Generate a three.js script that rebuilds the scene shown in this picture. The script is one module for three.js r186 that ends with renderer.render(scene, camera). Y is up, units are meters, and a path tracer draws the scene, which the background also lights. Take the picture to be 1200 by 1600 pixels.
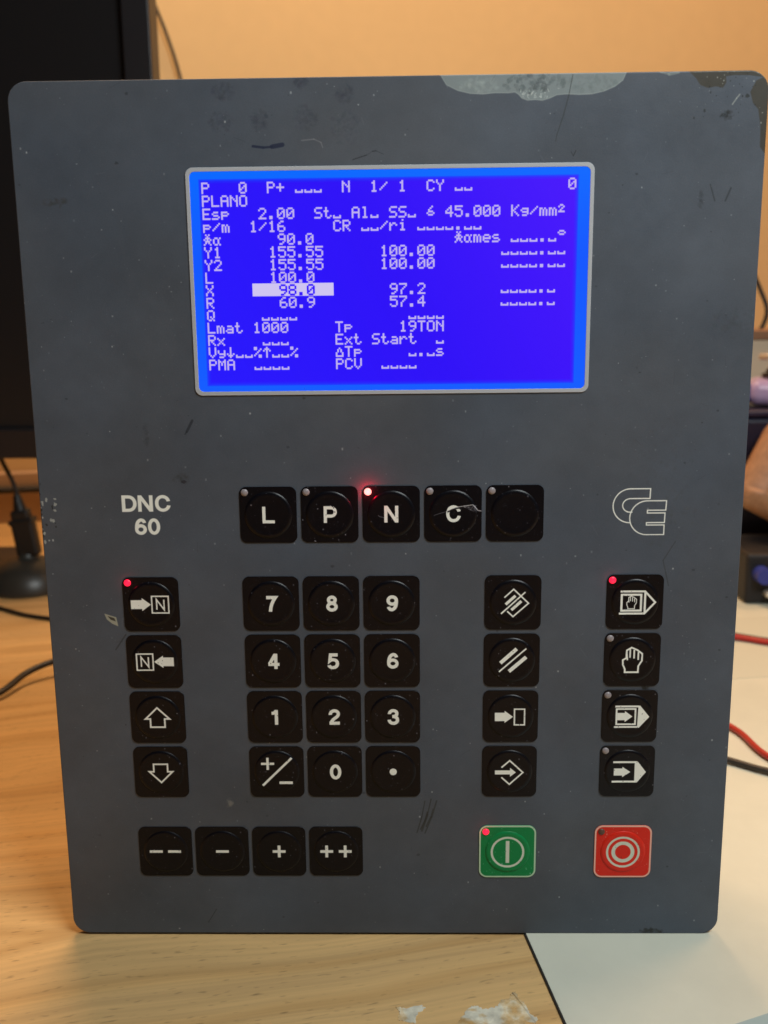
import * as THREE from 'three';
import { RectAreaLightUniformsLib } from 'three/addons/lights/RectAreaLightUniformsLib.js';
import { RoundedBoxGeometry } from 'three/addons/geometries/RoundedBoxGeometry.js';
import { mergeGeometries, mergeVertices } from 'three/addons/utils/BufferGeometryUtils.js';
import { ImprovedNoise } from 'three/addons/math/ImprovedNoise.js';

// ---------------------------------------------------------------- camera, lamps, exposure
// All shapes are written in millimetres; mm() turns them into metres.
const mm = (v) => v * 0.001;
const rad = (d) => d * Math.PI / 180;
const scene = new THREE.Scene();
scene.background = new THREE.Color(0, 0, 0);
const camera = new THREE.PerspectiveCamera(54.3, 768 / 1024, 0.01, 20);
camera.position.set(mm(4.27), mm(204.56), mm(299.38));
camera.rotation.order = 'YXZ';
camera.rotation.set(rad(-11.46), rad(1.136), rad(-0.627));
camera.focus = 0.315;
camera.userData.fStop = 15;

const renderer = new THREE.WebGLRenderer({ antialias: true });
renderer.setSize(768, 1024);
renderer.toneMapping = THREE.LinearToneMapping;
renderer.toneMappingExposure = 1.0;
renderer.shadowMap.enabled = true;
RectAreaLightUniformsLib.init();

// room lamps: two warm ones over the back of the desk, plus an unseen fill panel added over the near side
const LAMPS = [
  { at: [-120, 1150, -470], size: [420, 200], aim: [-60, 0, -120], color: [1.0, 0.64, 0.36], power: 34, label: 'small warm ceiling lamp above the monitor' },
  { at: [760, 1050, -540], size: [420, 200], aim: [80, 0, -60], color: [1.0, 0.57, 0.29], power: 16, label: 'small warm ceiling lamp above the heap of parts' },
  { at: [270, 620, 310], size: [300, 200], aim: [20, 260, 0], color: [0.90, 0.98, 0.99], power: 21, label: 'cool white fill panel added out of view over the front of the desk' },
];

// ---------------------------------------------------------------- helpers
let seedState = 12345;
const rnd = () => { seedState = (seedState * 1664525 + 1013904223) >>> 0; return seedState / 4294967296; };
const seed = (n) => { seedState = n >>> 0; };
const perlin = new ImprovedNoise();
const noise = (x, y, z = 0) => perlin.noise(x, y, z);
const fbm = (x, y, z = 0, o = 4) => { let s = 0, a = 0.5; for (let i = 0; i < o; i++) { s += a * noise(x, y, z + i * 7.3); x *= 2.03; y *= 2.03; a *= 0.5; } return s; };
const used = {};
function numbered(n) { if (!(n in used)) { used[n] = 0; return n; } used[n]++; return n + '_' + String(used[n]).padStart(3, '0'); }
const scaled = (g) => g.scale(0.001, 0.001, 0.001);
function mesh(name, g, m, parent) {
  const o = new THREE.Mesh(g, m); o.name = name; o.castShadow = true; o.receiveShadow = true;
  parent.add(o); return o;
}
function tag(o, label, category, group) { o.userData.label = label; o.userData.category = category; if (group) o.userData.group = group; return o; }
function thing(name, label, category, [x, y, z] = [0, 0, 0], turn = 0, group) {
  const o = new THREE.Group(); o.name = numbered(name); o.position.set(mm(x), mm(y), mm(z)); o.rotation.y = turn; scene.add(o);
  return tag(o, label, category, group);
}
function single(name, g, m, label, category, group) { return tag(mesh(numbered(name), g, m, scene), label, category, group); }
function structure(name, g, m) { const o = mesh(name, g, m, scene); o.userData.kind = 'structure'; return o; }
const lin = (r, g, b) => new THREE.Color().setRGB(r, g, b);
const mat = (c, rough = 0.6, extra = {}) => new THREE.MeshStandardMaterial({ color: c, roughness: rough, ...extra });
function box(w, h, d, r = 1, x = 0, y = 0, z = 0, seg = 3) { const g = new RoundedBoxGeometry(w, h, d, seg, Math.min(r, w / 2.01, h / 2.01, d / 2.01)); g.translate(x, y, z); return scaled(g); }
function roundRect(w, h, r, cls = THREE.Shape) {
  const s = new cls(), a = w / 2, b = h / 2;
  s.moveTo(-a + r, -b); s.lineTo(a - r, -b); s.absarc(a - r, -b + r, r, -Math.PI / 2, 0); s.lineTo(a, b - r); s.absarc(a - r, b - r, r, 0, Math.PI / 2);
  s.lineTo(-a + r, b); s.absarc(-a + r, b - r, r, Math.PI / 2, Math.PI); s.lineTo(-a, -b + r); s.absarc(-a + r, -b + r, r, Math.PI, 1.5 * Math.PI);
  return s;
}
function slab(shape, depth, bevel = 0, seg = 8) {
  return new THREE.ExtrudeGeometry(shape, { depth: depth - 2 * bevel, bevelEnabled: bevel > 0, bevelThickness: bevel, bevelSize: bevel, bevelOffset: -bevel, bevelSegments: 3, curveSegments: seg }).translate(0, 0, bevel);
}
function tube(points, r, seg = 80, rs = 10) {
  const c = new THREE.CatmullRomCurve3(points.map((p) => new THREE.Vector3(...p)), false, 'centripetal');
  return scaled(new THREE.TubeGeometry(c, seg, r, rs, false));
}
function canvas(w, h) { const c = document.createElement('canvas'); c.width = w; c.height = h; return [c, c.getContext('2d')]; }
function canvasTexture(c, srgb = true) {
  const t = new THREE.CanvasTexture(c); if (srgb) t.colorSpace = THREE.SRGBColorSpace; t.wrapS = t.wrapT = THREE.RepeatWrapping; t.anisotropy = 8; return t;
}
function field(w, h, fn, srgb = false, rep = [1, 1]) {                       // texture computed pixel by pixel
  const d = new Uint8Array(w * h * 4);
  for (let y = 0; y < h; y++) for (let x = 0; x < w; x++) { const v = fn(x / w, y / h, x, y), i = (y * w + x) * 4; for (let k = 0; k < 3; k++) d[i + k] = Math.max(0, Math.min(255, Array.isArray(v) ? v[k] : v)); d[i + 3] = 255; }
  const t = new THREE.DataTexture(d, w, h); t.wrapS = t.wrapT = THREE.MirroredRepeatWrapping; t.magFilter = THREE.LinearFilter; t.minFilter = THREE.LinearMipmapLinearFilter; t.generateMipmaps = true;
  if (srgb) t.colorSpace = THREE.SRGBColorSpace; t.repeat.set(...rep); t.needsUpdate = true; return t;
}

// lamps (each a housing, a glowing diffuser and an area light just below it)
for (const L of LAMPS) {
  const g = thing('panel_lamp', L.label, 'lamp', L.at);
  g.lookAt(mm(L.aim[0]), mm(L.aim[1]), mm(L.aim[2]));
  mesh('housing', box(L.size[0] + 40, L.size[1] + 40, 40, 6, 0, 0, -26), mat(lin(0.6, 0.6, 0.6), 0.5), g);
  mesh('diffuser', box(L.size[0], L.size[1], 6, 2, 0, 0, -3.5), mat(lin(0.8, 0.8, 0.8), 0.6, { emissive: lin(...L.color), emissiveIntensity: 1 }), g);
  const a = new THREE.RectAreaLight(lin(...L.color), L.power, mm(L.size[0]), mm(L.size[1]));
  a.name = 'lamp_light'; a.position.set(0, 0, mm(4)); a.rotation.y = Math.PI; g.add(a);
}

// ---------------------------------------------------------------- the setting: desk, wall, ledge
// The desk and the wall run 14 degrees off the control panel.
const TURN = rad(14), DESK_Y = -0.8;
const wallPoint = (along, out, y) => [-385 + along * Math.cos(TURN) + out * Math.sin(TURN), y, -690 - along * Math.sin(TURN) + out * Math.cos(TURN)];
const woodMap = field(2048, 1024, (u, v) => {
  const wob = 0.9 * fbm(u * 2.2, v * 3.1, 1.5, 3);
  const a = fbm(u * 1.6 + 3, v * 15 + wob * 5, 2.1, 4);                                // broad bands
  const b = fbm(u * 9, v * 210 + wob * 30, 9.4, 3);                                    // fine fibres
  const ring = Math.pow(Math.abs(Math.sin((v * 9 + wob * 2.6 + 0.5 * fbm(u * 3, v * 5, 4)) * Math.PI)), 9);
  const fleck = Math.max(0, noise(u * 160, v * 420, 3.3) - 0.42) * 2.2;
  const k = 1 + 0.15 * a + 0.10 * b - 0.06 * ring - 0.26 * fleck;
  return [208 * k, 170 * (k - 0.02 * ring), 116 * (k - 0.05 * ring - 0.02 * a)];
}, true, [1 / 0.62, 1 / 0.31]);
const woodBump = field(512, 512, (u, v) => 128 + 110 * fbm(u * 20, v * 190, 5.5, 3), false, [1 / 0.31, 1 / 0.31]);
{
  // desk top: uv in metres
  const g = box(2400, 25, 1250, 1.5, 0, -12.5, 0);
  const p = g.attributes.position, uv = g.attributes.uv;
  for (let i = 0; i < p.count; i++) uv.setXY(i, p.getX(i) + 0.31, -p.getZ(i) + p.getY(i) + 0.11);
  const desk = structure('desk', g, new THREE.MeshPhysicalMaterial({ map: woodMap, bumpMap: woodBump, bumpScale: 0.00006, roughness: 0.42, specularIntensity: 0.6 }));
  const c = wallPoint(420, 0, 0);
  desk.position.set(mm(c[0] + 625 * Math.sin(TURN)), mm(DESK_Y), mm(c[2] + 625 * Math.cos(TURN)));
  desk.rotation.y = TURN;
}
{
  const wallMap = field(512, 512, (u, v) => { const k = 1 + 0.03 * fbm(u * 5, v * 5, 3) + 0.01 * noise(u * 90, v * 90, 1); return [234 * k, 202 * k, 150 * k]; }, true, [0.8, 0.8]);
  const wallBump = field(512, 512, (u, v) => 128 + 90 * fbm(u * 60, v * 60, 8, 3), false, [3, 3]);
  const g = box(2600, 1500, 60, 1, 0, 750 - 60, -30);
  const p = g.attributes.position, uv = g.attributes.uv;
  for (let i = 0; i < p.count; i++) uv.setXY(i, p.getX(i), p.getY(i));
  const wall = structure('wall', g, mat(lin(1, 1, 1), 0.85, { map: wallMap, bumpMap: wallBump, bumpScale: 0.00012 }));
  const c = wallPoint(420, -1.5, 0); wall.position.set(mm(c[0]), 0, mm(c[2])); wall.rotation.y = TURN;
  const ledge = structure('desk_upstand', box(2400, 50, 16, 1.5, 0, 25, 8), mat(lin(0.52, 0.35, 0.23), 0.55, { bumpMap: woodBump, bumpScale: 0.0001 }));
  const d = wallPoint(420, 0.5, 0); ledge.position.set(mm(d[0]), mm(DESK_Y + 0.1), mm(d[2])); ledge.rotation.y = TURN;
}

// ---------------------------------------------------------------- control panel
const PW = 215, PH = 269, S = 7.6;                      // plate in mm; texture pixels per mm
const CW = Math.round(PW * S), CH = Math.round(PH * S);
const panel = thing('control_panel', 'dark grey machine control panel with blue screen and black keys standing on desk', 'control panel');
const plateUV = (g, ox = 0, oy = 0) => {                // uv = place on the plate
  const p = g.attributes.position, uv = g.attributes.uv;
  for (let i = 0; i < p.count; i++) uv.setXY(i, (p.getX(i) + ox + PW / 2) / PW, (p.getY(i) + oy) / PH);
  return g;
};
function plateCanvas() { const [c, x] = canvas(CW, CH); x.setTransform(S, 0, 0, -S, CW / 2, CH); return [c, x]; }   // drawing in plate millimetres, y up
const WHITE = 'rgb(230,232,224)';
const poly = (x, pts, close = true) => { x.beginPath(); pts.forEach((p, i) => i ? x.lineTo(p[0], p[1]) : x.moveTo(p[0], p[1])); if (close) x.closePath(); };

// lettering: heavy grotesque strokes, cap height 1, y down from the cap line
const GL = {
  0: (c) => { c.ellipse(0.37, 0.5, 0.26, 0.405, 0, 0, 7); },
  1: (c) => { c.moveTo(0.42, 0); c.lineTo(0.42, 1); c.moveTo(0.12, 0.235); c.bezierCurveTo(0.28, 0.235, 0.36, 0.19, 0.39, 0.06); },
  2: (c) => { c.moveTo(0.12, 0.36); c.bezierCurveTo(0.1, -0.01, 0.63, 0.0, 0.62, 0.3); c.bezierCurveTo(0.61, 0.54, 0.22, 0.58, 0.16, 0.9); c.moveTo(0.05, 0.905); c.lineTo(0.71, 0.905); },
  3: (c) => { c.moveTo(0.13, 0.31); c.bezierCurveTo(0.13, 0.01, 0.6, 0.01, 0.59, 0.28); c.bezierCurveTo(0.59, 0.42, 0.48, 0.47, 0.3, 0.47); c.bezierCurveTo(0.52, 0.47, 0.63, 0.55, 0.63, 0.69); c.bezierCurveTo(0.63, 1.0, 0.12, 1.0, 0.11, 0.68); },
  4: (c) => { c.moveTo(0.5, 0); c.lineTo(0.5, 1); c.moveTo(0.47, 0.04); c.lineTo(0.1, 0.69); c.moveTo(0.03, 0.7); c.lineTo(0.73, 0.7); },
  5: (c) => { c.moveTo(0.66, 0.095); c.lineTo(0.21, 0.095); c.lineTo(0.17, 0.47); c.bezierCurveTo(0.3, 0.36, 0.63, 0.38, 0.63, 0.66); c.bezierCurveTo(0.63, 0.99, 0.15, 0.99, 0.11, 0.76); },
  6: (c) => { c.ellipse(0.37, 0.675, 0.25, 0.23, 0, 0, 7); c.moveTo(0.6, 0.28); c.bezierCurveTo(0.54, -0.02, 0.11, 0.0, 0.12, 0.66); },
  7: (c) => { c.moveTo(0.04, 0.095); c.lineTo(0.6, 0.095); c.bezierCurveTo(0.42, 0.34, 0.3, 0.62, 0.28, 1); },
  8: (c) => { c.ellipse(0.37, 0.275, 0.2, 0.18, 0, 0, 7); c.moveTo(0.62, 0.7); c.ellipse(0.37, 0.695, 0.25, 0.21, 0, 0, 7); },
  9: (c) => { c.ellipse(0.37, 0.325, 0.25, 0.23, 0, 0, 7); c.moveTo(0.14, 0.72); c.bezierCurveTo(0.2, 1.02, 0.63, 1.0, 0.62, 0.34); },
  L: (c) => { c.moveTo(0.1, 0); c.lineTo(0.1, 0.905); c.lineTo(0.72, 0.905); },
  P: (c) => { c.moveTo(0.1, 1); c.lineTo(0.1, 0.095); c.lineTo(0.42, 0.095); c.bezierCurveTo(0.76, 0.095, 0.76, 0.59, 0.42, 0.59); c.lineTo(0.12, 0.59); },
  N: (c) => { c.moveTo(0.1, 1); c.lineTo(0.1, 0); c.moveTo(0.12, 0.05); c.lineTo(0.7, 0.95); c.moveTo(0.72, 0); c.lineTo(0.72, 1); },
  C: (c) => { c.moveTo(0.75, 0.37); c.bezierCurveTo(0.68, -0.02, 0.11, -0.03, 0.11, 0.5); c.bezierCurveTo(0.11, 1.03, 0.7, 1.02, 0.76, 0.62); },
  D: (c) => { c.moveTo(0.1, 0.095); c.lineTo(0.36, 0.095); c.bezierCurveTo(0.84, 0.095, 0.84, 0.905, 0.36, 0.905); c.lineTo(0.1, 0.905); c.closePath(); },
};
const ADV = { 0: 0.78, 1: 0.78, 6: 0.78, L: 0.78, P: 0.8, N: 0.92, C: 0.92, D: 0.88 };
function text(x, str, cx, cy, cap, weight = 0.19, wide = 1) {
  let w = 0; for (const ch of str) w += (ADV[ch] || 0.78);
  let at = cx - (w - 0.06) * cap * wide / 2;
  for (const ch of str) {
    x.save(); x.translate(at, cy + cap / 2); x.scale(cap * wide, -cap); x.lineWidth = weight; x.lineCap = 'butt'; x.lineJoin = 'miter';
    x.beginPath(); GL[ch](x); x.stroke(); x.restore();
    at += (ADV[ch] || 0.78) * cap * wide;
  }
}

// ---- plate print and wear (all in plate millimetres)
const [plateC, pc] = plateCanvas();
{
  // overlay colour with faint mottling
  const img = pc.getImageData(0, 0, CW, CH), d = img.data;
  for (let y = 0; y < CH; y++) for (let x = 0; x < CW; x++) {
    const X = x / S, Y = y / S, i = (y * CW + x) * 4;
    const m = 1 + 0.17 * fbm(X / 34, Y / 34, 3.1, 4) + 0.05 * fbm(X / 5, Y / 5, 8.2, 3) + 0.04 * noise(X * 2.7, Y * 2.7, 2.2);
    const t = 0.07 * fbm(X / 50, Y / 50, 17.7, 2);
    d[i] = 73 * (m + t); d[i + 1] = 79 * m; d[i + 2] = 88 * (m - t); d[i + 3] = 255;
  }
  pc.putImageData(img, 0, 0);
  seed(77);
  // irregular blotch with a ragged outline
  const blotch = (cx, cy, rx, ry, style, rough = 0.35, tilt = 0) => {
    const pts = []; const o = rnd() * 100;
    for (let a = 0; a < 40; a++) { const t = a / 40 * Math.PI * 2, k = 1 + rough * 2 * fbm(Math.cos(t) * 1.3 + o, Math.sin(t) * 1.3, o, 4); const px = rx * k * Math.cos(t), py = ry * k * Math.sin(t); pts.push([cx + px * Math.cos(tilt) - py * Math.sin(tilt), cy + px * Math.sin(tilt) + py * Math.cos(tilt)]); }
    pc.fillStyle = style; poly(pc, pts); pc.fill();
  };
  const smudge = (cx, cy, rx, ry, col, a, n = 90) => {          // greasy rub mark: many small touching specks
    for (let i = 0; i < n; i++) { const t = rnd() * 6.283, k = Math.pow(rnd(), 0.6); blotch(cx + Math.cos(t) * k * rx, cy + Math.sin(t) * k * ry, 0.25 + rnd() * 0.6, 0.2 + rnd() * 0.5, `rgba(${col},${a * (0.4 + rnd())})`, 0.5, rnd() * 3); }
  };
  const scratch = (pts, w, style) => { pc.strokeStyle = style; pc.lineCap = 'round'; for (let i = 0; i + 1 < pts.length; i++) { pc.lineWidth = w * (0.5 + rnd()); pc.beginPath(); pc.moveTo(...pts[i]); pc.lineTo(...pts[i + 1]); pc.stroke(); } };
  // dark finger marks under the top edge
  for (const [x, y, rx, ry] of [[-45.5, 266, 3, 2.2], [-46.5, 257, 3.4, 3], [-36, 257, 2.6, 3], [-22.5, 258, 4.2, 3.4], [-11.5, 255, 4, 5.2], [-12.5, 264.5, 2.6, 2.6], [-24.5, 267, 2, 1.6]]) smudge(x + rnd() * 2 - 1, y + rnd() * 2 - 1, rx * (0.8 + 0.5 * rnd()), ry, '38,40,50', 0.07);
  scratch([[-38, 250.6], [-35, 250.2], [-32.5, 250.4], [-29.5, 250.9]], 0.9, 'rgba(26,34,56,.8)');
  scratch([[-24, 252], [-20.5, 252.3], [-18.5, 251.4], [-18, 250]], 0.25, 'rgba(150,145,150,.35)');
  // pale glue residue along the top edge
  const glue = [[15.5, 269], [17.2, 266.3], [20.5, 264.7], [24, 263.9], [27.5, 263.7], [31, 264], [34.5, 263.9], [36.5, 264.1], [37.6, 263.4], [38.4, 262.5], [40, 261.9], [42.4, 262], [44.2, 261.8], [46.4, 262.4], [48.2, 263.2], [51, 263.4], [54.5, 263.2], [58, 263.3], [61.5, 264], [64.4, 265.2], [66.6, 266.8], [67.6, 269]];
  pc.fillStyle = 'rgba(146,156,154,.62)'; poly(pc, glue); pc.fill();
  pc.strokeStyle = 'rgba(160,170,165,.45)'; pc.lineWidth = 0.28; poly(pc, glue, false); pc.stroke();
  pc.save(); poly(pc, glue); pc.clip();
  smudge(42, 266.5, 9, 2.6, '70,78,80', 0.25, 120); smudge(26, 266, 6, 2, '150,160,156', 0.2, 60); smudge(58, 266, 7, 2.2, '96,106,106', 0.22, 60);
  for (let i = 0; i < 40; i++) { pc.strokeStyle = `rgba(205,212,206,${0.15 + 0.4 * rnd()})`; pc.lineWidth = 0.12 + 0.2 * rnd(); pc.beginPath(); const x = 37.5 + rnd() * 9, y = 262.2 + rnd() * 2; pc.moveTo(x, y); pc.lineTo(x + (rnd() - 0.5) * 1.6, y + rnd() * 0.8); pc.stroke(); }
  pc.restore();
  scratch([[52.6, 268.5], [51.6, 263], [50.3, 258], [48.5, 252.5], [48.2, 250.8]], 0.2, 'rgba(44,46,44,.55)');
  scratch([[77, 268.8], [79.5, 268.2], [82, 268.7]], 0.9, 'rgba(140,150,145,.5)');
  // chipped brown patches at the upper corner
  const chip = 'rgb(58,55,48)';
  pc.fillStyle = chip; poly(pc, [[84.5, 269.2], [87, 267], [88.3, 265.2], [90.5, 264.4], [92.6, 264.8], [94.6, 264.4], [95.5, 265.8], [95.3, 267.4], [97.8, 267.7], [102, 267.6], [106, 267], [108, 266], [108, 270]]); pc.fill();
  pc.fillStyle = chip; poly(pc, [[108, 268], [103.8, 266.2], [102.3, 263.2], [103.2, 260.3], [104.8, 258.6], [105.7, 254], [105.9, 248.5], [108, 246]]); pc.fill();
  for (let i = 0; i < 70; i++) { const s = 0.1 + rnd() * 0.26; pc.fillStyle = rnd() < 0.55 ? 'rgba(24,24,24,.7)' : 'rgba(175,180,172,.65)'; pc.fillRect(86 + rnd() * 21, 268.8 - Math.pow(rnd(), 2) * 16, s, s * (0.6 + rnd())); }
  smudge(96.5, 257.2, 2.1, 1.1, '24,27,27', 0.26, 18); blotch(89.8, 258.4, 0.35, 0.5, 'rgba(34,36,36,.7)'); blotch(101.5, 262.2, 0.6, 0.5, 'rgba(30,32,30,.7)');
  scratch([[97.5, 260], [98.6, 261.6], [99.4, 262.6]], 0.28, 'rgba(165,170,160,.55)');
  // pencil-like marks and rubs elsewhere
  scratch([[-9.5, 246.6], [-5.5, 247.8], [-3.8, 248.8], [-2.8, 248.9], [-0.6, 247.9]], 0.22, 'rgba(30,30,36,.7)');
  scratch([[52.6, 248], [53.3, 246.8], [54, 248.2]], 0.25, 'rgba(26,26,30,.7)');
  scratch([[94, 234], [92.5, 238.5]], 0.5, 'rgba(38,42,46,.6)'); smudge(90, 234.5, 0.7, 2.4, '40,44,50', 0.14, 22); scratch([[98.4, 237.5], [97, 234]], 0.35, 'rgba(38,42,46,.6)');
  scratch([[-59.2, 172.3], [-61, 169], [-61.6, 168.2]], 0.6, 'rgba(34,38,46,.65)'); smudge(-73.5, 168, 0.7, 4.2, '46,50,54', 0.14, 26);
  smudge(-63.5, 154.6, 3, 1.2, '46,46,46', 0.12, 30); blotch(-62.7, 153.6, 0.8, 0.5, 'rgba(32,33,40,.7)');
  for (const [a, b] of [[[10.6, 48], [8, 36.8]], [[12.6, 48.6], [9.6, 37.4]], [[14.4, 48], [10.6, 36.6]], [[11.4, 44], [9.2, 38]], [[13.2, 45.2], [11, 39]]]) scratch([a, [(a[0] + b[0]) / 2 + 0.3, (a[1] + b[1]) / 2], b], 0.55, 'rgba(36,38,37,.55)');
  // small silver nick beside the first key, worn specks along the side edge
  pc.fillStyle = 'rgb(150,150,135)'; poly(pc, [[-89.9, 111.9], [-86.2, 110.7], [-85.7, 107.7], [-87.6, 108.6], [-89.2, 110]]); pc.fill();
  pc.fillStyle = 'rgb(62,60,52)'; poly(pc, [[-88.9, 111.1], [-86.8, 110.4], [-86.4, 109.3], [-88, 109.9]]); pc.fill();
  for (let i = 0; i < 26; i++) { const y = 134 + rnd() * 20; blotch(-107.2 + Math.pow(rnd(), 2.4) * 4.5, y, 0.15 + rnd() * 0.35, 0.15 + rnd() * 0.5, rnd() < 0.5 ? 'rgba(170,172,165,.75)' : 'rgba(28,28,26,.7)', 0.5); }
  smudge(100.5, 200, 6, 5, '50,53,54', 0.08, 90); smudge(82, 158, 10, 14, '58,56,56', 0.07, 130); smudge(86, 140, 9, 10, '60,58,54', 0.07, 90); smudge(-96, 236, 3.4, 1.4, '52,50,48', 0.2, 26);
  smudge(-53, 47.5, 0.8, 2, '110,110,108', 0.35, 20); smudge(80, 86.6, 1, 0.6, '26,28,28', 0.5, 12); scratch([[-62, 4], [-59, 9]], 0.4, 'rgba(28,30,30,.6)'); smudge(86, 1, 4, 0.8, '28,28,26', 0.35, 30);
  scratch([[-87, 100], [-83.5, 105]], 0.3, 'rgba(40,40,42,.55)'); scratch([[86, 120], [84, 128], [87.5, 134]], 0.35, 'rgba(40,40,40,.4)');
  // dust
  for (let i = 0; i < 1900; i++) { const s = 0.12 + Math.pow(rnd(), 5) * 0.4; pc.fillStyle = `rgba(196,200,200,${0.12 + 0.5 * Math.pow(rnd(), 2)})`; pc.fillRect((rnd() - 0.5) * PW, rnd() * PH, s, s * (0.5 + rnd())); }
  for (let i = 0; i < 260; i++) { const s = 0.1 + Math.pow(rnd(), 4) * 0.5; blotch((rnd() - 0.5) * PW, rnd() * PH, s, s * 0.7, `rgba(34,36,40,${0.2 + 0.4 * rnd()})`, 0.4); }
  for (let i = 0; i < 90; i++) { const x = (rnd() - 0.5) * PW, y = rnd() * PH, a = rnd() * 3, l = 0.8 + rnd() * 3; pc.strokeStyle = rnd() < 0.5 ? 'rgba(150,155,158,.14)' : 'rgba(30,32,36,.2)'; pc.lineWidth = 0.14; pc.beginPath(); pc.moveTo(x, y); pc.lineTo(x + l * Math.cos(a), y + l * Math.sin(a)); pc.stroke(); }
  // printed name and mark
  pc.strokeStyle = pc.fillStyle = WHITE;
  text(pc, 'DNC', -74.65, 147.0, 5.15, 0.198, 1.1);
  text(pc, '60', -74.7, 139.75, 5.15, 0.205, 1.02);
  pc.lineWidth = 0.36; pc.lineJoin = 'miter';
  const LX = (v) => 60.5 + v / 32.1, LY = (v) => 153.3 - v / 31.9;                 // logo drawn on its own 32-per-mm sheet
  const lp = (pts) => poly(pc, pts.map(([a, b]) => [LX(a), LY(b)]), false);
  const arcPts = (cx, cy, rx, ry, a0, a1) => { const o = []; for (let i = 0; i <= 20; i++) { const a = rad(a0 + (a1 - a0) * i / 20); o.push([cx + rx * Math.cos(a), cy + ry * Math.sin(a)]); } return o; };
  lp([...arcPts(412, 258, 168, 168, 92, 270), [602, 90], [600, 187], ...arcPts(412, 254, 75, 67, 270, 90).slice(0), [430, 321]]); pc.stroke();
  lp([[762, 210], ...arcPts(578, 378, 168, 168, 270, 90), [748, 546], [748, 450], [575, 450], [575, 426], [750, 426], [752, 330], [580, 330], [580, 303], [758, 303], [762, 210]]); pc.closePath(); pc.stroke();
}
const overlayBump = field(512, 512, (u, v) => 128 + 60 * noise(u * 200, v * 200, 2) + 50 * fbm(u * 40, v * 40, 6, 3), false, [3, 3.75]);
const overlayRough = field(512, 512, (u, v) => { const k = 150 + 70 * fbm(u * 6, v * 7, 31, 4) + 18 * noise(u * 120, v * 120, 4); return [0, k, 0]; });
const plateM = new THREE.MeshPhysicalMaterial({ map: canvasTexture(plateC), bumpMap: overlayBump, bumpScale: 0.00003, roughness: 0.9, roughnessMap: overlayRough, specularIntensity: 0.7 });
{
  const s = roundRect(PW, PH, 5.6); const g = slab(s, 3, 0.35, 14).translate(0, PH / 2, -3);
  plateUV(g); mesh('face_plate', scaled(g), plateM, panel);
  mesh('rear_housing', box(188, 236, 58, 3, 0, 122, -3.05 - 29), mat(lin(0.05, 0.052, 0.055), 0.5), panel);
}

// ---- keys
const KEY = 17.5;
const [keyC, kc] = plateCanvas();
kc.fillStyle = 'rgb(9,9,15)'; kc.fillRect(-PW / 2, 0, PW, PH);
const col = (x) => x, ROW = [114.95, 96.1, 77.3, 58.45];
const arrow = (x0, xs, x1, b, h, cy = 0) => [[x0, cy + b], [xs, cy + b], [xs, cy + h], [x1, cy], [xs, cy - h], [xs, cy - b], [x0, cy - b]];
const frame = (c, x0, x1, y0, y1, w) => { c.lineWidth = w; c.strokeRect(x0 + w / 2, y0 + w / 2, x1 - x0 - w, y1 - y0 - w); };
const line = (c, pts, w, close) => { c.lineWidth = w; c.lineJoin = 'miter'; c.lineCap = 'butt'; poly(c, pts, !!close); c.stroke(); };
const thinN = (c, x, y, w, h) => line(c, [[x, y], [x, y + h], [x + w, y], [x + w, y + h]], 0.5);
function hand(c, cx, cy, k, w) {
  const q = (x, y) => [cx + (x - 256) / 22.1 * k, cy + (615 - y) / 21.4 * k];
  line(c, [[206, 702], [297, 702], [298, 660], [322, 620], [322, 572], [286, 545], [248, 529], [216, 548], [214, 602], [190, 616], [192, 650], [206, 680]].map(([x, y]) => q(x, y)), w, true);
  for (const [x, a, b] of [[239, 538, 600], [267, 545, 606], [296, 560, 616]]) line(c, [q(x, a), q(x, b)], w * 0.95);
  line(c, [q(216, 570), q(222, 618)], w * 0.9);
}
const plus = (c, x, y, r, w) => { line(c, [[x - r, y], [x + r, y]], w); line(c, [[x, y - r], [x, y + r]], w); };
const KEYS = [];   // [x, y, legend(ctx at key centre), led: undefined none | 0 off | 1 lit | 2 bright, kind]
['L', 'P', 'N', 'C', ''].forEach((s, i) => KEYS.push([-37.15 + i * 18.86, 143.25, (c) => s && text(c, s, 0.1, 0, 5.25, 0.19, s === 'L' ? 1.02 : 1.02), i === 2 ? 2 : 0, s ? 'letter' : 'blank']));
['789', '456', '123'].forEach((r, j) => [...r].forEach((s, i) => KEYS.push([-37.2 + i * 18.8, ROW[j], (c) => text(c, s, 0.15, 0, 5.1, 0.218, 1)])));
KEYS.push([-37.2, ROW[3], (c) => { plus(c, -2.9, 2.9, 2.15, 0.85); line(c, [[-4.7, -4.7], [4.9, 4.9]], 0.8); line(c, [[0.7, -3.7], [5.1, -3.7]], 0.95); }]);
KEYS.push([-18.4, ROW[3], (c) => text(c, '0', 0.15, 0, 5.1, 0.218, 1)]);
KEYS.push([0.4, ROW[3], (c) => { c.beginPath(); c.arc(0, 0, 1.2, 0, 7); c.fill(); }]);
KEYS.push([-74.8, ROW[0], (c) => { poly(c, arrow(-6.35, -2.9, 0, 1.45, 2.15)); c.fill(); frame(c, 0, 5.75, -3.0, 2.9, 0.5); thinN(c, 1.75, -1.7, 2.3, 3.3); }, 1]);
KEYS.push([-74.8, ROW[1], (c) => { poly(c, arrow(6.2, 2.8, -0.2, 1.45, 2.1)); c.fill(); frame(c, -5.85, -0.2, -3.0, 2.85, 0.5); thinN(c, -4.2, -1.7, 2.3, 3.3); }]);
KEYS.push([-74.8, ROW[2], (c) => line(c, [[-0.1, 3.3], [3.75, -0.45], [2.2, -0.45], [2.2, -3.25], [-2.4, -3.25], [-2.4, -0.45], [-3.95, -0.45]], 0.6, true)]);
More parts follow.
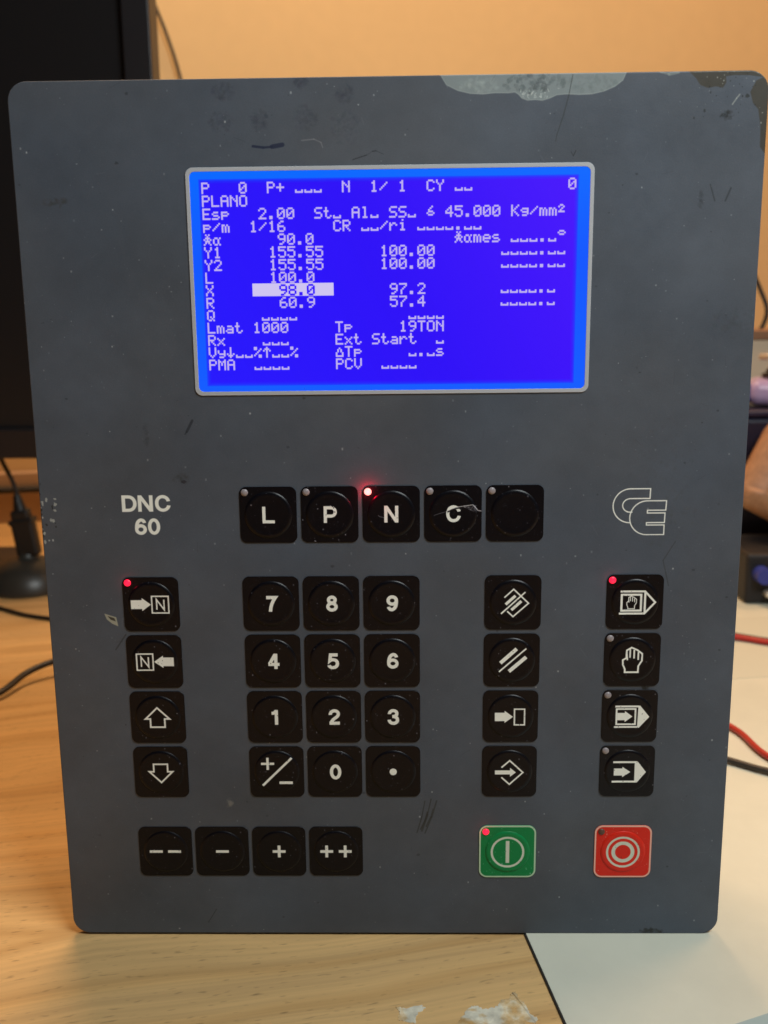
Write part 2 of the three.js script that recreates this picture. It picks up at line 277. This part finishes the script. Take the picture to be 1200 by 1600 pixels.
KEYS.push([-74.8, ROW[3], (c) => line(c, [[0, -3.55], [3.75, 0.2], [2.2, 0.2], [2.2, 2.8], [-2.3, 2.8], [-2.3, 0.2], [-3.75, 0.2]], 0.6, true)]);
KEYS.push([38.1, ROW[0], (c) => { line(c, [[-2.7, 1.6], [0.15, 4.3], [4.8, -0.2], [0.05, -4.5], [-1.8, -2.75]], 0.5); line(c, [[-3.7, -3.6], [3.8, 3.4]], 0.5); line(c, [[-2.3, -0.6], [0.75, 2.25]], 0.95); line(c, [[-0.5, -2.4], [2.6, 0.5]], 0.95); }]);
KEYS.push([38.0, ROW[1], (c) => { line(c, [[-3.6, -0.9], [1.5, 3.8]], 1.25); line(c, [[-4, -3.8], [4.5, 3.9]], 0.55); line(c, [[-0.9, -3.7], [4.5, 1.1]], 1.25); }]);
KEYS.push([37.9, ROW[2], (c) => { poly(c, arrow(-5.05, -1.95, 0.8, 1.45, 2.1, -0.1)); c.fill(); frame(c, 0.95, 4.65, -3.05, 2.75, 0.5); }]);
KEYS.push([37.8, ROW[3], (c) => { line(c, [[-2.6, 1.4], [0.05, 3.8], [4.3, -0.3], [0, -4.4], [-2.6, -1.95]], 0.55); poly(c, arrow(-4.7, 0.15, 2.1, 0.72, 1.6, -0.25)); c.fill(); }]);
KEYS.push([75.8, ROW[0], (c) => { line(c, [[-4.6, 3.4], [3.0, 3.4], [6.2, -0.1], [3.0, -3.7], [-4.9, -3.7]], 0.65); line(c, [[3.05, 3.3], [3.05, -3.6]], 0.7); frame(c, -4.5, 2.2, -3.1, 2.7, 0.7); hand(c, -1.05, -0.1, 0.5, 0.3); }, 1]);
KEYS.push([75.7, ROW[1], (c) => hand(c, 0, 0, 1, 0.58), 0]);
KEYS.push([75.6, ROW[2], (c) => { line(c, [[-4.7, 3.3], [2.7, 3.3]], 0.65); line(c, [[-4.9, -3.6], [2.5, -3.6]], 0.65); poly(c, [[2.6, 3.6], [3.2, 3.6], [6.2, -0.2], [3.0, -3.9], [2.4, -3.9]]); c.fill(); frame(c, -4.5, 2.05, -3.0, 2.75, 0.6); poly(c, arrow(-3.9, -1.6, 0.9, 1.25, 1.9, -0.1)); c.fill(); }, 0]);
KEYS.push([75.5, ROW[3], (c) => { line(c, [[-4.6, 3.2], [3, 3.2]], 0.7); line(c, [[-4.9, -3.5], [2.8, -3.5]], 0.7); poly(c, [[2.3, 3.5], [3.2, 3.5], [6.0, -0.2], [3.2, -3.85], [2.3, -3.85]]); c.fill(); poly(c, arrow(-4.3, -1.6, 1.05, 1.25, 1.85, -0.2)); c.fill(); }, 0]);
KEYS.push([-74.8, 30.25, (c) => { line(c, [[-5.3, 0.1], [-0.95, 0.1]], 0.95); line(c, [[0.75, 0.1], [5.1, 0.1]], 0.95); }]);
KEYS.push([-56.1, 30.25, (c) => line(c, [[-2.1, 0.1], [2.2, 0.1]], 0.95)]);
KEYS.push([-37.35, 30.25, (c) => plus(c, 0, 0.1, 2.15, 1.0)]);
KEYS.push([-18.6, 30.25, (c) => { plus(c, -3.1, 0.1, 2.15, 1.0); plus(c, 3.0, 0.1, 2.15, 1.0); }]);
KEYS.push([37.55, 30.1, (c) => { c.lineWidth = 0.75; c.beginPath(); c.arc(0, 0, 5.15, 0, 7); c.stroke(); line(c, [[0, -3.9], [0, 4]], 1.2); }, 1, 'green']);
KEYS.push([75.15, 30.1, (c) => { c.lineWidth = 0.75; c.beginPath(); c.arc(0, 0, 5.15, 0, 7); c.stroke(); c.lineWidth = 1.25; c.beginPath(); c.arc(0, 0, 3.15, 0, 7); c.stroke(); }, 0, 'red']);

const TONE = { green: ['rgb(14,122,66)', 'rgb(176,200,172)'], red: ['rgb(206,40,26)', 'rgb(226,178,160)'] };
seed(991);
for (const [x, y, legend, led, kind] of KEYS) {
  kc.save(); kc.translate(x, y);
  if (TONE[kind]) { kc.fillStyle = TONE[kind][0]; kc.fillRect(-9.6, -9.6, 19.2, 19.2); }
  // dust and fine scuffs under and over the print
  const col1 = TONE[kind] ? '210,215,205' : '176,174,180';
  for (let i = 0; i < 110; i++) { const s = 0.1 + Math.pow(rnd(), 5) * 0.3; kc.fillStyle = `rgba(${col1},${0.12 + 0.5 * Math.pow(rnd(), 2)})`; kc.fillRect((rnd() - 0.5) * 18, (rnd() - 0.5) * 18, s, s * (0.6 + rnd())); }
  for (let i = 0; i < 7; i++) { const a = rnd() * 6.3, l = 0.6 + rnd() * 2.2, px = (rnd() - 0.5) * 15, py = (rnd() - 0.5) * 15; kc.strokeStyle = `rgba(${col1},.13)`; kc.lineWidth = 0.12; kc.beginPath(); kc.moveTo(px, py); kc.lineTo(px + l * Math.cos(a), py + l * Math.sin(a)); kc.stroke(); }
  kc.strokeStyle = kc.fillStyle = TONE[kind] ? 'rgb(200,206,190)' : WHITE;
  legend(kc);
  for (let i = 0; i < 16; i++) { const s = 0.1 + rnd() * 0.16; kc.fillStyle = TONE[kind] ? 'rgba(60,70,50,.5)' : 'rgba(20,19,24,.55)'; kc.fillRect((rnd() - 0.5) * 11, (rnd() - 0.5) * 8, s, s * (0.5 + rnd() * 1.5)); }
  if (TONE[kind]) {                                        // pale printed outline
    kc.strokeStyle = TONE[kind][1]; kc.lineWidth = 0.55; const r = 2.4, h = 9.0; kc.beginPath();
    kc.moveTo(-h + r, -h); kc.arcTo(h, -h, h, h, r); kc.arcTo(h, h, -h, h, r); kc.arcTo(-h, h, -h, -h, r); kc.arcTo(-h, -h, h, -h, r); kc.closePath(); kc.stroke();
  }
  kc.restore();
}
kc.fillStyle = 'rgb(16,15,20)'; for (const [a, b] of [[-17.2, 145.2], [-16.9, 143.9], [-17.6, 145.6]]) kc.fillRect(a, b, 0.34, 0.28);
kc.strokeStyle = 'rgba(180,178,184,.5)'; kc.lineWidth = 0.2; poly(kc, [[-3.5, 142.9], [-2.7, 142.4], [-1.6, 142.2]], false); kc.stroke();
// the crack across the C key
kc.lineCap = 'round';
for (const [pts, w, st] of [[[[13.6, 142.8], [16.2, 143.6], [18, 144.1]], 0.16, 'rgba(170,168,172,.55)'], [[[17.9, 143.9], [20.2, 144.9], [22.6, 145.2], [25, 145.8]], 0.5, 'rgba(26,24,28,.9)'], [[[17.9, 144.3], [20.4, 145.3], [22.6, 145.6], [25.4, 146]], 0.22, 'rgba(215,212,212,.85)'], [[[25.6, 145.9], [27, 144.2], [28, 144]], 0.32, 'rgba(205,202,204,.75)']]) { kc.strokeStyle = st; kc.lineWidth = w; poly(kc, pts, false); kc.stroke(); }
for (let i = 0; i < 170; i++) { const t = rnd(), u = rnd(); kc.fillStyle = `rgba(188,186,192,${0.1 + 0.35 * rnd()})`; kc.fillRect(22.6 + t * 4, 145.7 - u * (0.5 + t * 1.9), 0.2, 0.16); }

const keyM = new THREE.MeshPhysicalMaterial({ map: canvasTexture(keyC), bumpMap: overlayBump, bumpScale: 0.000012, roughness: 0.34, specularIntensity: 0.42 });
const ledOff = new THREE.MeshPhysicalMaterial({ color: lin(0.26, 0.23, 0.24), roughness: 0.35 });
const ledOffRed = new THREE.MeshPhysicalMaterial({ color: lin(0.10, 0.045, 0.03), roughness: 0.45 });
const ledOn = new THREE.MeshStandardMaterial({ color: lin(0.25, 0.01, 0.02), roughness: 0.4, emissive: lin(1.0, 0.012, 0.055), emissiveIntensity: 1.35 });
const ledHot = new THREE.MeshStandardMaterial({ color: lin(0.3, 0.02, 0.03), roughness: 0.4, emissive: lin(1.0, 0.30, 0.26), emissiveIntensity: 2.6 });
const domeProfile = [[7.35, 0], [7.28, 0.05], [7.14, 0.17], [6.94, 0.29], [6.66, 0.37], [6.3, 0.4], [5.8, 0.37], [5.0, 0.32], [3, 0.3], [0.0001, 0.3]].map(([r, h]) => new THREE.Vector2(r, h));
const domeG = new THREE.LatheGeometry(domeProfile, 56).rotateX(Math.PI / 2);
const ledG = scaled(new THREE.SphereGeometry(1.12, 20, 8, 0, Math.PI * 2, 0, Math.PI / 2).scale(1, 0.5, 1).rotateX(Math.PI / 2));
const LABEL = { green: 'green key with a printed circle and bar', red: 'red key with two printed rings', blank: 'key without any legend' };
for (const [x, y, , led, kind] of KEYS) {
  const big = kind === 'green' || kind === 'red', w = big ? 18.6 : KEY;
  const k = mesh('key', scaled(plateUV(slab(roundRect(w, w, big ? 2.7 : 2.1), 0.3, 0.08, 6), x, y)), keyM, panel);
  k.position.set(mm(x), mm(y), 0);
  if (LABEL[kind]) k.userData.label = LABEL[kind];
  const d = mesh('dome', scaled(plateUV(domeG.clone(), x, y)), keyM, k); d.position.z = mm(0.28);
  if (led !== undefined) {
    const o = mesh('indicator_light', ledG, led === 2 ? ledHot : led === 1 ? ledOn : kind === 'red' ? ledOffRed : ledOff, k);
    o.position.set(mm(-w / 2 + (big ? 2.2 : 1.65)), mm(w / 2 - (big ? 2.2 : 1.75)), mm(0.29));
    if (led) {
      o.userData.label = 'glowing red indicator';
      const p = new THREE.PointLight(lin(1, 0.004, 0.03), led === 2 ? 0.00024 : 0.00002, 0.08, 2);
      p.name = 'indicator_glow'; p.position.set(o.position.x, o.position.y, mm(led === 2 ? 1.5 : 1.2)); p.castShadow = true; p.shadow.radius = 0.03; k.add(p);
    }
  }
}

// ---- screen: 240 x 128 dots, 40 x 16 cells of 6 x 8 dots
const FONT = {
  '0': '0e11131519110e', '1': '040c040404040e', '2': '0e11010204081f', '3': '1f02040201110e', '4': '02060a121f0202', '5': '1f101e0101110e', '6': '0608101e11110e', '7': '1f010204080808', '8': '0e11110e11110e', '9': '0e11110f01020c',
  A: '0e11111f111111', C: '0e11101010110e', E: '1f10101e10101f', K: '11121418141211', L: '1010101010101f', M: '111b1515111111', N: '11191513111111', O: '0e11111111110e', P: '1e11111e101010', Q: '0e11111115120d', R: '1e11111e141211', S: '0f10100e01011e', T: '1f040404040404', V: '11111111110a04', X: '11110a040a1111', Y: '11110a04040404',
  a: '00000e010f110f', e: '00000e111f100e', g: '00000f110f010e', i: '04000c0404040e', m: '00001a15151515', p: '00001e111e1010', r: '00001619101010', s: '00000e100e011e', t: '08081c0808090 6'.replace(' ', ''), x: '0000110a040a11', y: '000011110f010e',
  '+': '0004041f040400', '/': '00010204081000', '.': '00000000000c0c', '%': '18190204081303', '_': '0000000000111f', '2s': '0c12040 81e0000'.replace(' ', ''), 'deg': '0e110e00000000', 'up': '040e1504040404', 'dn': '040404041 50e04'.replace(' ', ''), 'tri': '00040a0a11111f', 'alpha': '00000d1212120d', 'axis': '0a040e150e0a11', 'sig': '020408 0e110e00'.replace(' ', ''),
};
const rows = [
  [[0, 'P'], [4, '0'], [7, 'P+'], [10, '___'], [15, 'N'], [18, '1/'], [21, '1'], [24, 'CY'], [27, '__'], [39, '0']],
  [[0, 'PLANO']],
  [[0, 'Esp'], [6, '2.00'], [12, 'St_'], [16, 'Al_'], [20, 'SS_'], [24, ['sig']], [26, '45.000'], [33, 'Kg/mm'], [38, ['2s']]],
  [[0, 'p/m'], [5, '1/16'], [14, 'CR'], [17, '__/ri'], [23, '____.__']],
  [[0, ['axis', 'alpha']], [8, '90.0'], [27, ['axis', 'alpha', 'm', 'e', 's']], [33, '___._'], [38, ['deg']]],
  [[0, 'Y1'], [7, '155.55'], [19, '100.00'], [32, '____.__']],
  [[0, 'Y2'], [7, '155.55'], [19, '100.00'], [32, '____.__']],
  [[0, 'L'], [7, '100.0']],
  [[0, 'X'], [8, '98.0'], [20, '97.2'], [32, '____._']],
  [[0, 'R'], [8, '60.9'], [20, '57.4'], [32, '____._']],
  [[0, 'Q'], [6, '____'], [22, '____']],
  [[0, 'Lmat'], [5, '1000'], [14, 'Tp'], [21, '19TON']],
  [[0, 'Rx'], [6, '___'], [14, 'Ext'], [18, 'Start'], [25, '_']],
  [[0, 'Vy'], [2, ['dn']], [3, '__%'], [6, ['up']], [7, '__%'], [14, ['tri', 'T', 'p']], [22, '_._s']],
  [[0, 'PMA'], [5, '____'], [14, 'PCV'], [19, '____']],
];
FONT.l = '0c04040404040e';
const SW = 115, SH = 63, DOT = 4, PX = DOT / 0.45;                   // 0.45 mm dots
const [scrC, sx] = canvas(Math.round(SW * PX), Math.round(SH * PX));
{
  // bright rim and viewing-angle shift from blue to violet painted into the emissive map
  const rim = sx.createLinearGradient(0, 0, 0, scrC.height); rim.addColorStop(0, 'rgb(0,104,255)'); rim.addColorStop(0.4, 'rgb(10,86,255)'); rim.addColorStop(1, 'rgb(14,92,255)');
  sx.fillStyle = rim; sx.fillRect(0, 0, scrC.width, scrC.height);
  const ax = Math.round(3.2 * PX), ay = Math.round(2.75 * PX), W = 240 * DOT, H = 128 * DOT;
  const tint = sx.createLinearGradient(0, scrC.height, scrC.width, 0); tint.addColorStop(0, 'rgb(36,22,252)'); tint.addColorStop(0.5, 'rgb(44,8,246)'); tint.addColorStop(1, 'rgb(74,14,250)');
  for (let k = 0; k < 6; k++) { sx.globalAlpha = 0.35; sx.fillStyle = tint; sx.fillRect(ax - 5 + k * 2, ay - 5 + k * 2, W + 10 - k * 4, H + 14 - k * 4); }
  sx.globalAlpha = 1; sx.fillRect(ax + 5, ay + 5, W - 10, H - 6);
  const ink = 'rgb(192,178,238)', back = 'rgb(50,14,250)';
  const cell = (r, c, name, fg) => { const f = FONT[name]; if (!f) return; sx.fillStyle = fg; for (let j = 0; j < 7; j++) { const b = parseInt(f.slice(j * 2, j * 2 + 2), 16); for (let i = 0; i < 5; i++) if (b >> (4 - i) & 1) sx.fillRect(ax + (c * 6 + i + 0.5) * DOT, ay + (r * 8 + j + 0.7) * DOT, DOT + 0.7, DOT + 0.7); } };
  sx.fillStyle = 'rgb(206,196,240)'; sx.fillRect(ax + 31 * DOT, ay + 8 * 8 * DOT, 53 * DOT, 8.2 * DOT);
  rows.forEach((cells, r) => { for (const [c, s] of cells) [...s].forEach((ch, i) => cell(r, c + i, ch, r === 8 && c === 8 ? back : ink)); });
}
{
  const cx = 0.85, cy = 212.45;
  const bez = roundRect(117.2, 65.2, 2.2); bez.holes.push(roundRect(114.9, 62.9, 1.5, THREE.Path));
  const b = mesh('screen_bezel', scaled(slab(bez, 0.35, 0.1, 6)), mat(lin(0.40, 0.42, 0.45), 0.5), panel);
  b.position.set(mm(cx), mm(cy), 0);
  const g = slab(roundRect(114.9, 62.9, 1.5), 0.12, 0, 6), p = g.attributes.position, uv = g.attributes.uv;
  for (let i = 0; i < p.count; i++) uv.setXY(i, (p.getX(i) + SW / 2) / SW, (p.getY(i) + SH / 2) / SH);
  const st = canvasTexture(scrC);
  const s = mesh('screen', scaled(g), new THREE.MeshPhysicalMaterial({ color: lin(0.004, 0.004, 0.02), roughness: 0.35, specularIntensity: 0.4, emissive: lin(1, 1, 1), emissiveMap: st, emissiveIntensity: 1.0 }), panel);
  s.position.set(mm(cx), mm(cy), 0); s.userData.label = 'backlit blue screen of pale lettering with one highlighted value';
  const l = new THREE.RectAreaLight(lin(0.03, 0.05, 1), 0.35, mm(114), mm(62)); l.name = 'screen_light'; l.position.set(mm(cx), mm(cy), mm(0.8)); l.rotation.y = Math.PI; panel.add(l);
}

// ---------------------------------------------------------------- white board under the panel, with papers and wires
{
  const t = thing('white_board', 'white laminate board with dark edge lying on the wooden desk', 'board', [0, DESK_Y + 0.02, 0]);
  const s = new THREE.Shape([[67, -150], [480, -150], [480, 640], [-53, 640]].map(([x, y]) => new THREE.Vector2(x, y)));
  const g = slab(s, 0.75, 0.1, 2).rotateX(-Math.PI / 2);
  const m = field(512, 512, (u, v) => { const k = 1 + 0.05 * fbm((u * 0.8 + v * 0.6) * 9, (v * 0.8 - u * 0.6) * 9, 5.4, 5); return [205 * k, 205 * k, 188 * k]; }, true, [0.004, 0.004]);
  mesh('sheet', scaled(g), mat(lin(1, 1, 1), 0.5, { map: m }), t);
  const a = [67, 150], b = [-53, -640], len = Math.hypot(a[0] - b[0], a[1] - b[1]);
  const e = mesh('edge_band', box(0.55, 0.78, len, 0.1), mat(lin(0.02, 0.02, 0.02), 0.6), t);
  e.position.set(mm((a[0] + b[0]) / 2 - 0.31), mm(0.38), mm((a[1] + b[1]) / 2)); e.rotation.y = Math.atan2(a[0] - b[0], a[1] - b[1]);
}
function paper(name, pts, y, color, label) {
  const g = slab(new THREE.Shape(pts.map(([x, z]) => new THREE.Vector2(x, -z))), 0.15, 0, 2).rotateX(-Math.PI / 2).translate(0, y, 0);
  return single(name, scaled(g), mat(color, 0.8), label, 'paper');
}
paper('paper_sheet', [[186, -232], [330, -256], [352, -350], [180, -345]], 0.02, lin(0.55, 0.55, 0.45), 'off white paper sheet on the white board under the red wire');
paper('paper_card', [[96, 44.5], [130, 30.5], [150, 70], [112, 88]], 0.02, lin(0.34, 0.43, 0.42), 'pale blue green paper card lying on the white board');
{
  const red = mat(lin(0.42, 0.02, 0.015), 0.4), black = mat(lin(0.022, 0.018, 0.016), 0.45);
  single('wire', tube([[60, 30, -260], [120, 8, -225], [150, 4, -183], [165.5, 2, -160], [170.5, 2, -130], [190, 2, -100], [260, 2, -70], [380, 2, -60]], 1.5), red, 'red insulated wire curving over the white board', 'wire');
  single('wire', tube([[70, 20, -190], [120, 5, -148], [152.5, 1.9, -125.5], [165.5, 1.9, -115], [200, 1.9, -98], [270, 1.9, -80], [400, 1.9, -72]], 1.5), black, 'black insulated wire beside the curving red wire', 'wire');
  single('wire', tube([[120, 16, -330], [180, 5, -308], [213, 2.4, -297], [228, 2.2, -288], [270, 2, -268], [340, 2, -262], [430, 2, -270]], 1.9), red, 'thicker red wire crossing the off white paper sheet', 'wire');
  single('wire', tube([[110, 16, -338], [180, 5, -314], [212, 2.4, -302.5], [229, 2.2, -292.6], [272, 2, -272.6], [342, 2, -266.8], [432, 2, -275]], 1.4), black, 'thin black wire running along the thicker red wire on paper', 'wire');
}
// flaked paper residue stuck to the wood near the board
{
  seed(5);
  const desk = scene.getObjectByName('desk'); desk.updateMatrixWorld();
  const resM = field(256, 256, (u, v) => { const p = u * 0.8 + v * 0.6, t = v * 0.8 - u * 0.6, k = 1 + 0.3 * fbm(p * 5.3, t * 5.3, 5.4, 5), q = Math.max(0, Math.min(1, 0.62 + 2.6 * fbm(p * 4.1 + 0.37, t * 3.2 + 0.61, 12.3, 5))); return [(184 + 26 * q) * k, (146 + 58 * q) * k, (92 + 92 * q) * k]; }, true, [0.055, 0.055]);
  const m = mat(lin(1, 1, 1), 0.9, { map: resM });
  const bits = [[[1, 35], [4, 35.8], [8.6, 34.2], [9.6, 35.6], [7.4, 38.4], [6.8, 42], [3.4, 41.2], [1.6, 40.4], [2.2, 37.8]],
    [[12.5, 52], [14.6, 46.5], [18.2, 44.2], [20, 40], [23.4, 35], [25.6, 34.4], [26.6, 36.2], [29.4, 35.6], [31.6, 34.6], [33.2, 31.6], [35.4, 31.2], [36.4, 28.6], [37.6, 28.2], [38.6, 31.4], [40.2, 34.2], [40.8, 38.2], [43, 39.6], [42, 41.8], [39.4, 41], [37.6, 43.6], [36, 52]]];
  const inv = desk.matrixWorld.clone().invert();
  for (const b of bits) {
    const pts = []; b.forEach((p, i) => { const q = b[(i + 1) % b.length]; for (let k = 0; k < 6; k++) { const t = k / 6; pts.push(new THREE.Vector2(p[0] + (q[0] - p[0]) * t + (rnd() - 0.5) * 0.7, -(p[1] + (q[1] - p[1]) * t + (rnd() - 0.5) * 0.7))); } });
    const g = scaled(slab(new THREE.Shape(pts), 0.18, 0, 2).rotateX(-Math.PI / 2).translate(0, DESK_Y - 0.005, 0)).applyMatrix4(inv);
    const o = mesh('paper_residue', g, m, desk); o.userData.label = 'flaked white paper residue stuck to the wood';
  }
}

// ---------------------------------------------------------------- left: monitor, dome stand, cables
{
  const t = thing('monitor', 'black flat monitor standing at the back of the desk', 'monitor', [-430, DESK_Y, -420]);
  const bl = mat(lin(0.014, 0.012, 0.014), 0.4), W = 540, H = 345, bt = 103.5;
  const fr = roundRect(W, H, 4); fr.holes.push(roundRect(W - 38, H - 42, 1, THREE.Path));
  const f = mesh('bezel', scaled(slab(fr, 14, 1.2, 4)), bl, t); f.position.set(0, mm(bt + H / 2), mm(2));
  mesh('screen', box(W - 37, H - 41, 8, 0.3, 0, bt + H / 2, 4), new THREE.MeshPhysicalMaterial({ color: lin(0.014, 0.013, 0.014), roughness: 0.32 }), t);
  mesh('back_cover', box(W - 6, H - 6, 30, 10, 0, bt + H / 2, -13.2), bl, t);
  mesh('neck', box(60, 260, 18, 4, 0, 131, -38), bl, t);
  mesh('foot', box(240, 10, 180, 4, 0, 5, -20), bl, t);
}
{
  const t = thing('dome_stand', 'dark grey dome shaped desk stand holding a black plug', 'stand', [-281, DESK_Y, -431]);
  const prof = [[0.001, 0], [29.5, 0], [30.5, 1.2], [30.4, 4], [29, 9], [26, 14.5], [21, 19.5], [14, 23], [9, 24.2], [7.2, 24.6], [6.6, 27.5], [5.6, 28], [0.001, 28]].map(([a, b]) => new THREE.Vector2(a, b));
  mesh('base', scaled(new THREE.LatheGeometry(prof, 48)), new THREE.MeshPhysicalMaterial({ color: lin(0.042, 0.037, 0.03), roughness: 0.38 }), t);
}
{
  const t = thing('plug_cable', 'black plug on a thin cable standing in the dome stand', 'cable', [-279, DESK_Y + 28.1, -431]);
  const bl = mat(lin(0.008, 0.008, 0.008), 0.5);
  const lean = (g) => g.rotateZ(rad(8));
  mesh('plug_body', lean(mergeGeometries([box(17, 30, 11, 3, 0, 12, 0), box(14, 9, 10, 2.5, 0, 29, 0)])), bl, t);
  mesh('grip', lean(box(19, 4, 12, 1.6, 0, 24.5, 0)), bl, t);
  mesh('strain_relief', lean(scaled(new THREE.CylinderGeometry(2.6, 5, 12, 20).translate(0, 39, 0))), bl, t);
  mesh('cord', tube([[-5.6, 42, 0], [-7.6, 52, 0], [-12, 64, 1], [-22, 84, 2], [-60, 116, 6], [-110, 120, 10]], 1.7, 60), bl, t);
}
{
  const bl = mat(lin(0.012, 0.011, 0.011), 0.45);
  const y = DESK_Y;
  single('cable', tube([[-420, y + 1.6, -420], [-340, y + 1.6, -400], [-290, y + 1.6, -379], [-257, y + 1.6, -357], [-238, y + 1.6, -349], [-190, y + 1.6, -338], [-120, y + 1.6, -345], [-60, y + 1.6, -380]], 1.5), bl, 'thin black cable on the wood in front of the dome stand', 'cable');
  single('cable', tube([[-270, y + 1.9, -165], [-235, y + 1.9, -190], [-216, 3, -207], [-208.5, 6, -231], [-199, 8, -242], [-180, 9, -256], [-140, 6, -270], [-80, y + 1.9, -275]], 1.8), bl, 'black cable lifting off the wood beside the control panel', 'cable');
  const pts = []; for (let i = 0; i <= 12; i++) pts.push(wallPoint(-250 + i * 70, 21, 33.5 + 0.8 * Math.sin(i * 1.1)));
  single('cable', tube(pts, 3.5, 120), bl, 'black cable strung straight along the brown desk upstand', 'cable');
  const H = (x, yy) => wallPoint((x + 385) / Math.cos(TURN), 9, yy);
  single('cable', tube([H(-262, 620), H(-244, 540), H(-232, 496), H(-220, 462), H(-210, 425), H(-203, 370), H(-200, 260), H(-206, 120), H(-210, 60)], 1.6), bl, 'black cable hanging down the cream wall beside the monitor', 'cable');
  single('cable', tube([[250, 330, -610], [296, 262, -606], [318.5, 218, -603], [324.5, 200, -600], [319.5, 183, -600], [300, 162, -600], [270, 100, -600], [262, 20, -610], [262, y + 2, -625]], 1.9), bl, 'black cable looping down behind the cream carton', 'cable');
}

// ---------------------------------------------------------------- right: heap of parts on the board
{
  const t = thing('carton', 'cream cardboard carton with brown lid behind the navy case', 'carton', [370, 0, -600]);
  mesh('carton_body', box(180, 176, 76, 1.5, 0, 88.05, 0), mat(lin(0.78, 0.62, 0.44), 0.8), t);
  mesh('lid', box(183, 8, 79, 1, 0, 180.2, 0), mat(lin(0.3, 0.16, 0.09), 0.8), t);
}
{
  const t = thing('navy_case', 'dark navy equipment case standing on the white board', 'case', [330, 0, -500]);
  mesh('case_body', box(170, 122, 86, 5, 0, 61.05, 0), mat(lin(0.012, 0.011, 0.03), 0.4), t);
  mesh('lid', box(172, 5, 88, 2, 0, 124.7, 0), mat(lin(0.02, 0.016, 0.045), 0.4), t);
}
{
  const t = thing('plastic_pack', 'lavender plastic pack with blue end lying on the navy case', 'pack', [318, 127.4, -480], rad(-14));
  const g = new RoundedBoxGeometry(92, 21, 36, 10, 9); const p = g.attributes.position;
  for (let i = 0; i < p.count; i++) { const n = fbm(p.getX(i) / 22, p.getZ(i) / 16, 2); p.setY(i, p.getY(i) * (1 + 0.25 * n)); }
  g.computeVertexNormals(); mesh('wrapper', scaled(g.translate(0, 11.5, 0)), new THREE.MeshPhysicalMaterial({ color: lin(0.46, 0.34, 0.56), roughness: 0.3 }), t);
  mesh('end_seal', box(13, 15, 30, 4, -49, 11, 0), mat(lin(0.012, 0.03, 0.22), 0.35), t);
}
{
  const parts = []; for (let k = 0; k < 4; k++) parts.push(new THREE.TorusGeometry(21 - k * 1.3, 1.9, 10, 48).rotateX(Math.PI / 2 + 0.06 * (k - 1.5)).translate(k * 1.4 - 2, 2.2 + k * 3.2, k - 2));
  const t = single('cable_coil', scaled(mergeGeometries(parts)), mat(lin(0.012, 0.012, 0.014), 0.5), 'black cable coil lying on top of the lavender pack', 'cable coil');
  t.position.set(mm(309), mm(149.6), mm(-484));
  const a = thing('metal_clip', 'silver metal clip resting on the black cable coil', 'clip', [300, 163.4, -484], rad(25));
  mesh('clip_body', box(46, 5, 12, 2, 0, 2.6, 0), mat(lin(0.62, 0.58, 0.55), 0.3, { metalness: 0.7 }), a);
  mesh('clip_handle', box(30, 3, 9, 1.4, 12, 6.6, 0), mat(lin(0.62, 0.58, 0.55), 0.3, { metalness: 0.7 }), a);
}
{
  const t = thing('instrument', 'low black instrument box with blue connector on its front', 'instrument', [308, 0, -408]);
  mesh('body', box(132, 36, 64, 3, 0, 18.05, 0), mat(lin(0.008, 0.007, 0.009), 0.6), t);
  mesh('connector', scaled(new THREE.CylinderGeometry(5.4, 6, 10, 24).rotateX(Math.PI / 2).translate(-56, 22, 36.5)), mat(lin(0.03, 0.045, 0.28), 0.4), t);
  mesh('terminal', box(16, 4, 8, 1.6, -46, 8.5, 35.6), mat(lin(0.7, 0.66, 0.58), 0.35, { metalness: 0.6 }), t);
}
{
  const g = new RoundedBoxGeometry(94, 72, 34, 14, 15); const p = g.attributes.position;
  for (let i = 0; i < p.count; i++) {
    const x = p.getX(i) / 47, y = p.getY(i) / 36, z = p.getZ(i);
    const fold = 2.4 * Math.sin((x * 0.8 + y) * 9 + 3 * noise(x * 2, y * 2, 1)) * Math.max(0, y + 0.2) + 6 * fbm(x * 1.5, y * 1.5, z * 0.03 + 4, 3) - 3 * Math.exp(-Math.pow((x * 0.5 - y - 0.15) * 8, 2));
    p.setXYZ(i, p.getX(i) + 0.4 * fold, p.getY(i) + 0.5 * fold, z + Math.sign(z) * fold);
  }
  g.computeVertexNormals(); g.rotateX(-0.2).rotateZ(-0.5);
  const m = field(256, 256, (u, v) => { const k = 1 + 0.2 * fbm(u * 9, v * 9, 2) + 0.1 * noise(u * 70, v * 70, 4); return [168 * k, 124 * k, 92 * k]; }, true);
  const o = single('pouch', scaled(g), mat(lin(1, 1, 1), 0.5, { map: m }), 'creased tan pouch leaning on the navy case above black instrument', 'pouch');
  o.position.set(mm(300), mm(75.5), mm(-424));
}

renderer.render(scene, camera);
